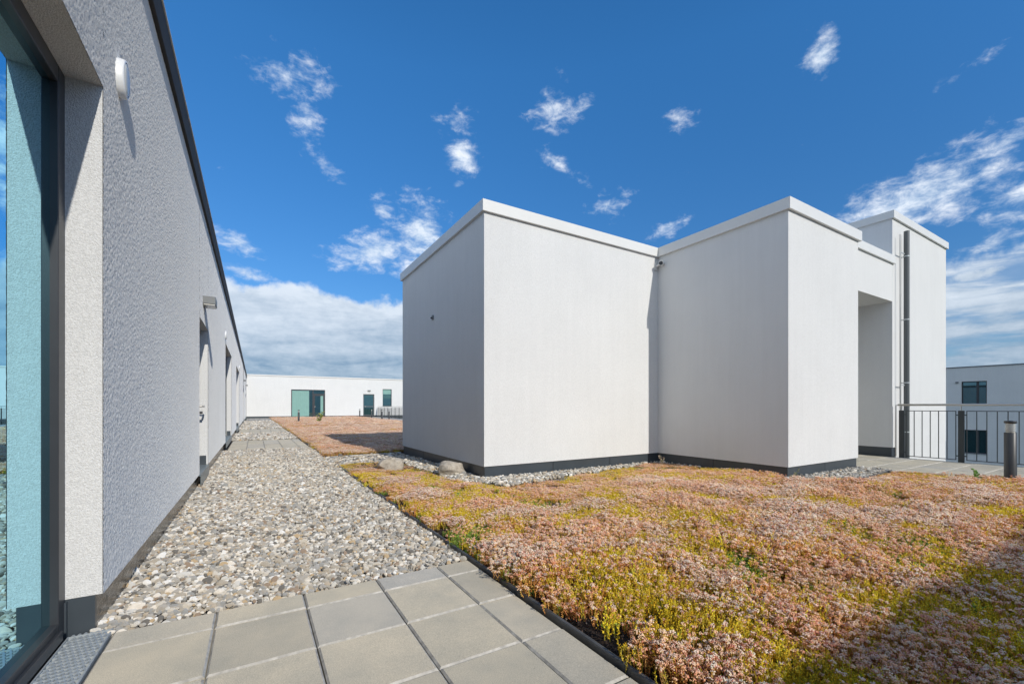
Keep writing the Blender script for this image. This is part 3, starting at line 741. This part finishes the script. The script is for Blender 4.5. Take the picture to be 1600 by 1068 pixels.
# ------------------------------------------------------------------ planting beds and gravel areas
def vnoise(x, y, s, seed):
    """smooth value noise on a lattice, 0..1"""
    x = np.asarray(x) / s + 1000; y = np.asarray(y) / s + 1000
    xi, yi = np.floor(x).astype(np.int64), np.floor(y).astype(np.int64); fx, fy = x - xi, y - yi
    fx = fx * fx * (3 - 2 * fx); fy = fy * fy * (3 - 2 * fy)
    def h(a, b):
        k = (a * 374761393 + b * 668265263 + seed * 974634777) & 0x7fffffff
        k = ((k ^ (k >> 13)) * 1274126177) & 0x7fffffff
        return ((k ^ (k >> 16)) & 0xffff) / 65535.0
    return (h(xi, yi) * (1 - fx) + h(xi + 1, yi) * fx) * (1 - fy) + (h(xi, yi + 1) * (1 - fx) + h(xi + 1, yi + 1) * fx) * fy
def fbm(x, y, s, seed): return .55 * vnoise(x, y, s, seed) + .30 * vnoise(x, y, s / 2.1, seed + 1) + .15 * vnoise(x, y, s / 4.3, seed + 2)

def near_bed(x, y):
    """True where the near sedum bed grows"""
    w = (fbm(x, y, .5, 5) - .5) * .26
    left_top = np.where(x < 2.36 + w + np.clip((5.6 - y) * .5, 0, .3), 8.12 + w * .7, -9)
    front = np.interp(x, [1.2, 2.2, 2.78, 4.1, 5.8, 6.15, 6.39], [5.6, 5.5, 4.70, 4.97, 5.27, 5.36, 5.36]) + w * .8
    front = np.where(x > 6.385, 2.50 + (x - 6.3) * .058, front)
    front = np.where((x > 6.18) & (x <= 6.385) & (y < 3.15) & (y > 2.60), -9, front)
    top = np.maximum(left_top, front)
    return (x > 1.292) & (x < 8.675) & (y < top) & (y > -3)
def far_bed(x, y): return (x > 1.30) & (x < 8.95) & (y > 9.60 + (x - 1.3) * .05) & (y < 45.55)

def bed_height(x, y, near=True):
    ed = np.clip((x - 1.29) / .35, 0, 1)
    return .002 + ed * (.008 + np.clip(1 - (y - 2.2) / 2.5, .35, 1) * .050 * fbm(x, y, .9, 21))
def soil_sheet(name, x0, x1, y0, y1, step, inside):
    xs_ = np.arange(x0, x1 + step, step); ys_ = np.arange(y0, y1 + step, step); X, Y = np.meshgrid(xs_, ys_)
    Z = bed_height(X, Y) - .012 + .012 * vnoise(X, Y, .05, 40)
    Z = np.where(inside(X, Y), Z, -.06)
    v = np.stack([X, Y, Z], -1).reshape(-1, 3); nx, ny = len(xs_), len(ys_)
    i = (np.arange(ny - 1)[:, None] * nx + np.arange(nx - 1)).ravel()
    fc = np.stack([i, i + 1, i + nx + 1, i + nx], 1)
    zz = v[:, 2][fc].max(1); fc = fc[zz > -.055]
    me = bpy.data.meshes.new(name); me.from_pydata(v.tolist(), [], fc.tolist()); me.materials.append(M['soil'])
    o = bpy.data.objects.new(name, me); C.objects.link(o); return tag(o, kind='structure')
soil_sheet('planting_soil', 1.284, 8.70, -2.4, 8.3, .05, near_bed)
soil_sheet('planting_soil', 1.284, 8.99, 9.60, 45.58, .16, far_bed)

# ---- instanced stones and plants
def proto_collection(name, meshes):
    col = bpy.data.collections.new(name)
    for k, me in enumerate(meshes):
        o = bpy.data.objects.new('%s_%02d' % (name, k), me); col.objects.link(o)
    return col
def scatter(name, pts, rot, scl, idx, col, parent=None):
    me = bpy.data.meshes.new(name); me.vertices.add(len(pts)); me.vertices.foreach_set('co', np.asarray(pts, np.float32).ravel())
    for nm, typ, arr, key in (('rot', 'FLOAT_VECTOR', rot, 'vector'), ('scl', 'FLOAT_VECTOR', scl, 'vector'), ('idx', 'INT', idx, 'value')):
        a = me.attributes.new(nm, typ, 'POINT'); a.data.foreach_set(key, np.asarray(arr, np.int32 if typ == 'INT' else np.float32).ravel())
    o = bpy.data.objects.new(name, me); C.objects.link(o)
    ng = bpy.data.node_groups.new(name + '_scatter', 'GeometryNodeTree')
    ng.interface.new_socket('Geometry', in_out='INPUT', socket_type='NodeSocketGeometry'); ng.interface.new_socket('Geometry', in_out='OUTPUT', socket_type='NodeSocketGeometry')
    N, Lk = ng.nodes, ng.links
    gi, go = N.new('NodeGroupInput'), N.new('NodeGroupOutput'); ip = N.new('GeometryNodeInstanceOnPoints'); ci = N.new('GeometryNodeCollectionInfo')
    ci.inputs['Collection'].default_value = col; ci.inputs['Separate Children'].default_value = True; ci.inputs['Reset Children'].default_value = True
    def attr(nm, typ):
        n = N.new('GeometryNodeInputNamedAttribute'); n.data_type = typ; n.inputs['Name'].default_value = nm; return n.outputs['Attribute']
    Lk.new(gi.outputs[0], ip.inputs['Points']); Lk.new(ci.outputs[0], ip.inputs['Instance']); ip.inputs['Pick Instance'].default_value = True
    Lk.new(attr('idx', 'INT'), ip.inputs['Instance Index']); Lk.new(attr('rot', 'FLOAT_VECTOR'), ip.inputs['Rotation']); Lk.new(attr('scl', 'FLOAT_VECTOR'), ip.inputs['Scale'])
    Lk.new(ip.outputs[0], go.inputs[0])
    md = o.modifiers.new('scatter', 'NODES'); md.node_group = ng
    return tag(o, kind='stuff')

def pebble_mesh(seed, sub=3):
    r = random.Random(seed); bm = bmesh.new(); bmesh.ops.create_icosphere(bm, subdivisions=sub, radius=1)
    off = Vector((seed * 7.3, seed * 1.9, 0)); sx, sy, sz = 1, r.uniform(.62, .9), r.uniform(.42, .68)
    planes = [(Vector((r.gauss(0, 1), r.gauss(0, 1), r.gauss(0, 1))).normalized(), r.uniform(.62, .92)) for _ in range(5)]
    for v in bm.verts:
        p = v.co.copy()
        for nrm, d in planes:
            e = p.dot(nrm) - d
            if e > 0: p -= nrm * e * .92
        p *= 1 + .20 * mnoise.noise(p * 1.1 + off) + .06 * mnoise.noise(p * 3 + off)
        v.co = Vector((p.x * sx, p.y * sy, p.z * sz))
    for f_ in bm.faces: f_.smooth = True
    me = bpy.data.meshes.new('pebble'); bm.to_mesh(me); bm.free(); me.materials.append(M['pebble']); return me
PEB = proto_collection('pebble', [pebble_mesh(k + 1, 3) for k in range(9)])

def grid_pts(x0, x1, y0, y1, s, jit=.75):
    X, Y = np.meshgrid(np.arange(x0, x1, s), np.arange(y0, y1, s * .9)); X = X + (np.arange(X.shape[0])[:, None] % 2) * s / 2
    X = X.ravel() + rng.uniform(-.5, .5, X.size) * s * jit; Y = Y.ravel() + rng.uniform(-.5, .5, Y.size) * s * jit
    return X, Y
def stones(X, Y, size, z=0.0):
    n = len(X); sz = size * np.exp(rng.normal(0, .34, n)); zz = z - .014 + rng.uniform(-.010, .014, n)
    rot = np.stack([rng.normal(0, .32, n), rng.normal(0, .32, n), rng.uniform(0, 6.283, n)], 1)
    scl = np.stack([sz, sz * rng.uniform(.85, 1.1, n), sz * rng.uniform(.85, 1.2, n)], 1)
    return np.stack([X, Y, zz], 1), rot, scl, rng.integers(0, 9, n)
def gravel(name, label, parts):
    a = [stones(*p) for p in parts]
    o = scatter(name, *[np.concatenate([q[k] for q in a]) for k in range(4)], PEB); return tag(o, label, 'gravel')
def strip(x0, x1, y0, y1, s): return grid_pts(x0, x1, y0, y1, s)
parts = []
for y0, y1, s, size in ((2.665, 6.0, .0210, .0150), (6.0, 12.32, .025, .0175), (16.12, 20.29, .040, .027), (24.1, 38.28, .065, .042)):
    for lay in range(2 if y0 < 10 else 1):
        X, Y = strip(-.655, 1.262, y0 + (.02 if lay == 0 else 0), y1, s * (1 if lay == 0 else 1.5)); parts.append((X, Y, size * (1 if lay == 0 else .92), .006 * lay - .004))
    ex = np.concatenate([rng.uniform(-.55, 1.25, 26)]); 
ex = rng.uniform(-.50, 1.22, 34); parts.append((ex, 2.662 - np.abs(rng.normal(0, .008, 34)), .017, .016))
# cross strip and margins round the block
X, Y = strip(1.26, 2.80, 8.0, 9.58, .040); k = ~near_bed(X, Y); parts.append((X[k], Y[k], .026, .01))
X, Y = strip(2.0, 2.80, 5.30, 8.2, .030); k = ~near_bed(X, Y); parts.append((X[k], Y[k], .0195, .040))
X, Y = strip(2.0, 6.40, 4.5, 5.41, .030); k = ~near_bed(X, Y) & ~((X > XA) & (Y > YB)); parts.append((X[k], Y[k], .0195, .045))
X, Y = strip(6.10, 8.70, 2.50, 3.15, .030); k = ~near_bed(X, Y) & ~((X < 6.4) & (Y > 3.14)) & (Y > 2.55 + (X - 6.3) * .066); parts.append((X[k], Y[k], .0185, .050))
X, Y = strip(8.68, 8.74, 2.74, 3.55, .036); parts.append((X, Y, .022, 0))
gravel('gravel', 'pale mixed pebble gravel on the path and round the block', parts)

tag(MB().prism([(1.30, 8.15), (2.28, 8.15), (2.28, 5.45), (2.72, 4.62), (6.40, 5.20), (6.40, 5.40), (2.80, 5.40), (2.80, 9.5), (1.30, 9.5)], -.0495, .012).build('gravel_bedding', 'bedding'), kind='structure')
tag(MB().prism([(6.25, 2.56), (8.70, 2.72), (8.70, 3.14), (6.43, 3.14), (6.25, 3.0)], -.0495, .024).build('gravel_bedding', 'bedding'), kind='structure')
# ---- sedum tufts
class TB:
    def __init__(s): s.v = []; s.f = []; s.c = []
    def add(s, v, f, col):
        o = len(s.v); s.v += v; s.f += [tuple(i + o for i in q) for q in f]; s.c += [col] * len(v)
    def stem(s, p0, p1, r0, r1, col):
        d = (p1 - p0).normalized(); a = d.orthogonal().normalized(); b = d.cross(a); v = []
        for p, r in ((p0, r0), (p1, r1)):
            for k in range(3): q = 2.0944 * k; v.append(p + (a * math.cos(q) + b * math.sin(q)) * r)
        s.add(v, [(0, 1, 4, 3), (1, 2, 5, 4), (2, 0, 3, 5)], col)
    def leaf(s, p, d, L, w, col):
        d = d.normalized(); a = d.orthogonal().normalized(); b = d.cross(a); m_ = p + d * L * .5
        v = [p] + [m_ + (a * math.cos(2.0944 * k) + b * math.sin(2.0944 * k)) * w for k in range(3)] + [p + d * L]
        s.add(v, [(0, 2, 1), (0, 3, 2), (0, 1, 3), (4, 1, 2), (4, 2, 3), (4, 3, 1)], col)
    def flower(s, p, n, r, col):
        a = n.orthogonal().normalized(); b = n.cross(a); q0 = random.uniform(0, 6)
        v = [p + (a * math.cos(q0 + 1.2566 * k) + b * math.sin(q0 + 1.2566 * k)) * r - n * r * .25 for k in range(5)] + [p + n * r * .60]
        s.add(v, [(k, (k + 1) % 5, 5) for k in range(5)], col)
    def mesh(s):
        me = bpy.data.meshes.new('sedum_tuft'); me.from_pydata([tuple(v) for v in s.v], [], s.f)
        at = me.color_attributes.new('Col', 'FLOAT_COLOR', 'POINT'); at.data.foreach_set('color', np.array([(*c, 1) for c in s.c], np.float32).ravel())
        me.materials.append(M['plant']); return me
def jc(c, j=.18): k = random.uniform(1 - j, 1 + j); return tuple(min(.95, max(0, x * k * random.uniform(.93, 1.07))) for x in c)
def lerp3(a, b, f_): return tuple(x + (y - x) * f_ for x, y in zip(a, b))
PAL = {  # stem tones, lower leaf, upper leaf tones, leaves per stem, leaf length, leaf width, height, flower chance
    'pink': ([(.66, .28, .11), (.72, .40, .14), (.60, .44, .12)], (.64, .44, .12), [(.94, .50, .18), (.90, .42, .16), (.94, .64, .16)], 7, (.007, .012), .0019, (.058, .100), .96),
    'white': ([(.66, .32, .13), (.66, .44, .15)], (.62, .44, .13), [(.92, .54, .22), (.90, .48, .18)], 6, (.007, .012), .0019, (.066, .108), .97),
    'rust': ([(.66, .27, .09)], (.72, .44, .10), [(.96, .48, .14), (.90, .36, .12), (.97, .62, .12)], 10, (.007, .013), .0022, (.050, .090), .40),
    'yellow': ([(.62, .54, .09)], (.78, .50, .05), [(.98, .66, .03), (.97, .70, .04), (.98, .58, .03)], 13, (.007, .012), .0023, (.050, .095), .06),
    'green': ([(.24, .28, .07)], (.10, .16, .04), [(.24, .40, .06), (.40, .50, .08), (.16, .32, .06)], 12, (.008, .015), .0028, (.030, .065), .08)}
def tuft(kind):
    T = TB(); rad = .046
    for _ in range(19 if kind != 'yellow' else 23):
        kd = kind if random.random() < .80 else random.choice(['pink', 'rust', 'yellow', 'yellow', 'pink', 'green'])
        stems, low, ups, nl, ll, lw, hh, chance = PAL[kd]
        q, rr = random.uniform(0, 6.283), rad * math.sqrt(random.random())
        base = Vector((math.cos(q) * rr, math.sin(q) * rr, -.01)); hgt = random.uniform(*hh)
        lean = Vector((math.cos(q) * random.uniform(0, .25) + random.gauss(0, .12), math.sin(q) * random.uniform(0, .25) + random.gauss(0, .12), 1)).normalized()
        mid = base + lean * hgt * .55; top = mid + (lean + Vector((random.gauss(0, .12), random.gauss(0, .12), .1))).normalized() * hgt * .45
        sc = jc(random.choice(stems)); up = random.choice(ups)
        T.stem(base, mid, .0017, .0014, sc); T.stem(mid, top, .0014, .0010, sc)
        for k in range(nl):
            f_ = .12 + .88 * (k + random.random()) / nl
            p = base.lerp(mid, f_ / .55) if f_ < .55 else mid.lerp(top, (f_ - .55) / .45)
            a = random.uniform(0, 6.283)
            T.leaf(p, Vector((math.cos(a), math.sin(a), .55 if kd != 'yellow' else .9)), random.uniform(*ll), lw, jc(lerp3(low, up, f_), .2))
        if random.random() < chance:
            hr = random.uniform(.008, .0140)
            tone = random.choice([(.97, .62, .42), (.98, .72, .55), (.95, .48, .27), (.97, .57, .34)]) if kd != 'white' else random.choice([(.98, .82, .66), (.98, .75, .57), (.98, .67, .48)])
            for k in range(15):
                a, r2 = random.uniform(0, 6.283), hr * math.sqrt(random.random())
                p = top + Vector((math.cos(a) * r2, math.sin(a) * r2, (hr * hr - r2 * r2) * 34 + random.uniform(-.002, .004)))
                nrm = Vector((math.cos(a) * r2 * 50, math.sin(a) * r2 * 50, 1)).normalized()
                T.flower(p, nrm, random.uniform(.0023, .0036), jc(tone, .08) if random.random() < .85 else jc((.66, .24, .16)))
            for k in range(3):
                a = random.uniform(0, 6.283); e = top + Vector((math.cos(a) * hr * .7, math.sin(a) * hr * .7, 0)); T.stem(top - lean * .010, e, .0008, .0006, sc)
    return T.mesh()
KINDS = ['pink'] * 5 + ['white'] * 3 + ['rust'] * 3 + ['yellow'] * 4 + ['green'] * 3
SED = proto_collection('tuft', [tuft(k) for k in KINDS])
KI = {k: [i for i, q in enumerate(KINDS) if q == k] for k in set(KINDS)}

def sedum(name, label, X, Y, base_scale, far=False):
    n = len(X)
    f1, f2, f3, f4 = fbm(X, Y, .42, 61), fbm(X, Y, .50, 77), fbm(X * .6, Y * 1.3, .55, 93), fbm(X, Y, .8, 15)
    u = rng.random(n); jitter = rng.normal(0, .075, n)
    kind = np.where(f3 + jitter > (.44 if far else .60), 'white', 'pink').astype('<U6')
    kind[(f4 + jitter * 1.2 > (.60 if far else .46)) & (kind == 'pink')] = 'rust'
    near_edge = np.clip(1 - (X - 1.29) / .55, 0, 1)
    ycut = np.where(np.full(n, far), .76, .55 + .02 * np.clip((X - 3.0) / 4, 0, 1))
    kind[f1 + jitter > ycut] = 'yellow'
    kind[f2 + jitter + near_edge * .15 > (.84 if far else .705)] = 'green'
    kind[(u < (.03 if far else .11))] = 'yellow'; kind[(u > .982)] = 'green'
    idx = np.array([random.choice(KI[k]) for k in kind])
    s = base_scale * rng.uniform(.78, 1.22, n) * (.58 + .84 * fbm(X, Y, .35, 33))
    hz = np.full(n, .50) if far else np.clip(1.0 - (Y - 2.0) * .17, .52, 1.0)
    lift = bed_height(X, Y)
    if not far:
        edge_y = np.interp(X, [1.2, 2.2, 2.78, 4.1, 5.8, 6.15, 6.384, 6.39, 8.7], [8.1, 7.0, 4.70, 4.97, 5.27, 5.36, 5.36, 2.50, 2.64])
        k_ = np.clip(.30 + .70 * (edge_y - Y) / 1.5, .30, 1.0); hz = hz * k_; lift = lift * k_
    rot = np.stack([rng.normal(0, .10, n), rng.normal(0, .10, n), rng.uniform(0, 6.283, n)], 1)
    return tag(scatter(name, np.stack([X, Y, lift], 1), rot, np.stack([s, s, s * hz * rng.uniform(.85, 1.2, n)], 1), idx, SED), label, 'sedum')
X, Y = grid_pts(1.29, 8.68, -.9, 8.3, .047, .95)
# bare patches of dark substrate by the kerb
bare = (((X - 1.40) / .11) ** 2 + ((Y - 1.40 + (X - 1.40) * .7) / .30) ** 2 < 1) & (rng.random(len(X)) < .72)
bare |= (X < 1.38) & (fbm(X, Y, .28, 8) > .60)
bare |= (fbm(X, Y, .22, 4) > .70)
k = near_bed(X, Y) & ~bare
sedum('sedum_carpet', 'flowering pink, white and yellow sedum carpet in the near bed', X[k], Y[k], .98)
X, Y = grid_pts(1.33, 8.9, 9.64, 24.0, .085, .95); k = far_bed(X, Y)
X2, Y2 = grid_pts(1.33, 8.9, 24.0, 45.5, .125, .95); k2 = far_bed(X2, Y2)
sc_all = np.concatenate([np.full(k.sum(), 1.4), np.full(k2.sum(), 1.9)])
sedum('sedum_carpet', 'pinkish sedum carpet in the far bed behind the pale edging strip', np.concatenate([X[k], X2[k2]]), np.concatenate([Y[k], Y2[k2]]), sc_all, True)

CR = []
for k in range(4):
    me = pebble_mesh(40 + k, 2); me.materials.clear(); me.materials.append(M['crumb']); CR.append(me)
X, Y = rng.uniform(1.286, 1.72, 5200), rng.uniform(.2, 8.1, 5200); n_ = len(X); sz = .0042 * np.exp(rng.normal(0, .45, n_))
tag(scatter('substrate_crumbs', np.stack([X, Y, bed_height(X, Y) - .004 + rng.uniform(0, .006, n_)], 1), rng.uniform(0, 6.28, (n_, 3)), np.stack([sz, sz, sz], 1), rng.integers(0, 4, n_), proto_collection('crumb', CR)), 'dark crumbly substrate along the edging strip of the near bed', 'soil')

# ------------------------------------------------------------------ boulders
def boulder(x, y, z, sx, sy, sz, seed, label, rz):
    bm = bmesh.new(); bmesh.ops.create_icosphere(bm, subdivisions=5, radius=1); r = random.Random(seed); off = Vector((seed * 3.7, 0, seed))
    planes = [(Vector((r.gauss(0, 1), r.gauss(0, 1), r.gauss(.2, .8))).normalized(), r.uniform(.66, .9)) for _ in range(9)]
    for v in bm.verts:
        p = v.co.copy()
        for nrm, d in planes:
            e = p.dot(nrm) - d
            if e > 0: p -= nrm * e * .85
        p *= 1 + .16 * mnoise.noise(p * 1.3 + off) + .05 * mnoise.noise(p * 4 + off) + .015 * mnoise.noise(p * 11 + off)
        v.co = Vector((p.x * sx, p.y * sy, p.z * sz))
    for f_ in bm.faces: f_.smooth = True
    me = bpy.data.meshes.new('boulder'); bm.to_mesh(me); bm.free(); me.materials.append(M['boulder'])
    o = bpy.data.objects.new('boulder', me); C.objects.link(o); o.location = (x, y, z); o.rotation_euler = (0, 0, rz); tag(o, label, 'boulder', 'boulders left of the block')
boulder(1.93, 7.05, .075, .215, .17, .145, 3, 'weathered boulder half sunk in sedum, the left of the two', -.5)
boulder(2.56, 6.02, .085, .215, .17, .170, 8, 'grey brown boulder on the gravel against the block corner, the right of the two', .3)

# ------------------------------------------------------------------ little weeds
def weed(x, y, z, h, n, label, leafcol, broad=.012, woody=False):
    L = tag(empty('weed', (x, y, z)), label, 'plant', 'weeds in the beds'); T = TB(); S = TB(); r = random.Random(int(x * 100))
    for k in range(n):
        a = r.uniform(0, 6.283); lean = Vector((math.cos(a) * .35, math.sin(a) * .35, 1)).normalized(); hh = h * r.uniform(.6, 1)
        top = lean * hh; S.stem(Vector((0, 0, 0)), top, h * .02, h * .008, jc((.16, .2, .06)))
        for j in range(9):
            f_ = (j + 1) / 9; b = r.uniform(0, 6.283); p = top * f_
            T.leaf(p, Vector((math.cos(b), math.sin(b), .55)), h * r.uniform(.2, .34) * (1.15 - .5 * f_), broad, jc(leafcol, .25))
    for nm, tb in (('leaves', T), ('stem', S)):
        o = bpy.data.objects.new(nm, tb.mesh()); C.objects.link(o); o.parent = L
weed(8.30, 1.68, .03, .19, 3, 'small bright green weed at the terrace edge beside the near bollard light', (.12, .26, .05), .016)
weed(6.30, 3.02, .0, .22, 2, 'thin dry weed at the front corner of the rooftop block', (.30, .26, .12), .004)
weed(3.66, 30.6, .05, .75, 5, 'yellowish green leafy weed in the far sedum right of the lone bollard', (.30, .34, .08), .035)
weed(6.18, 5.1, .05, .16, 3, 'short pale flowering weed by the inner corner of the block', (.55, .45, .35), .005)
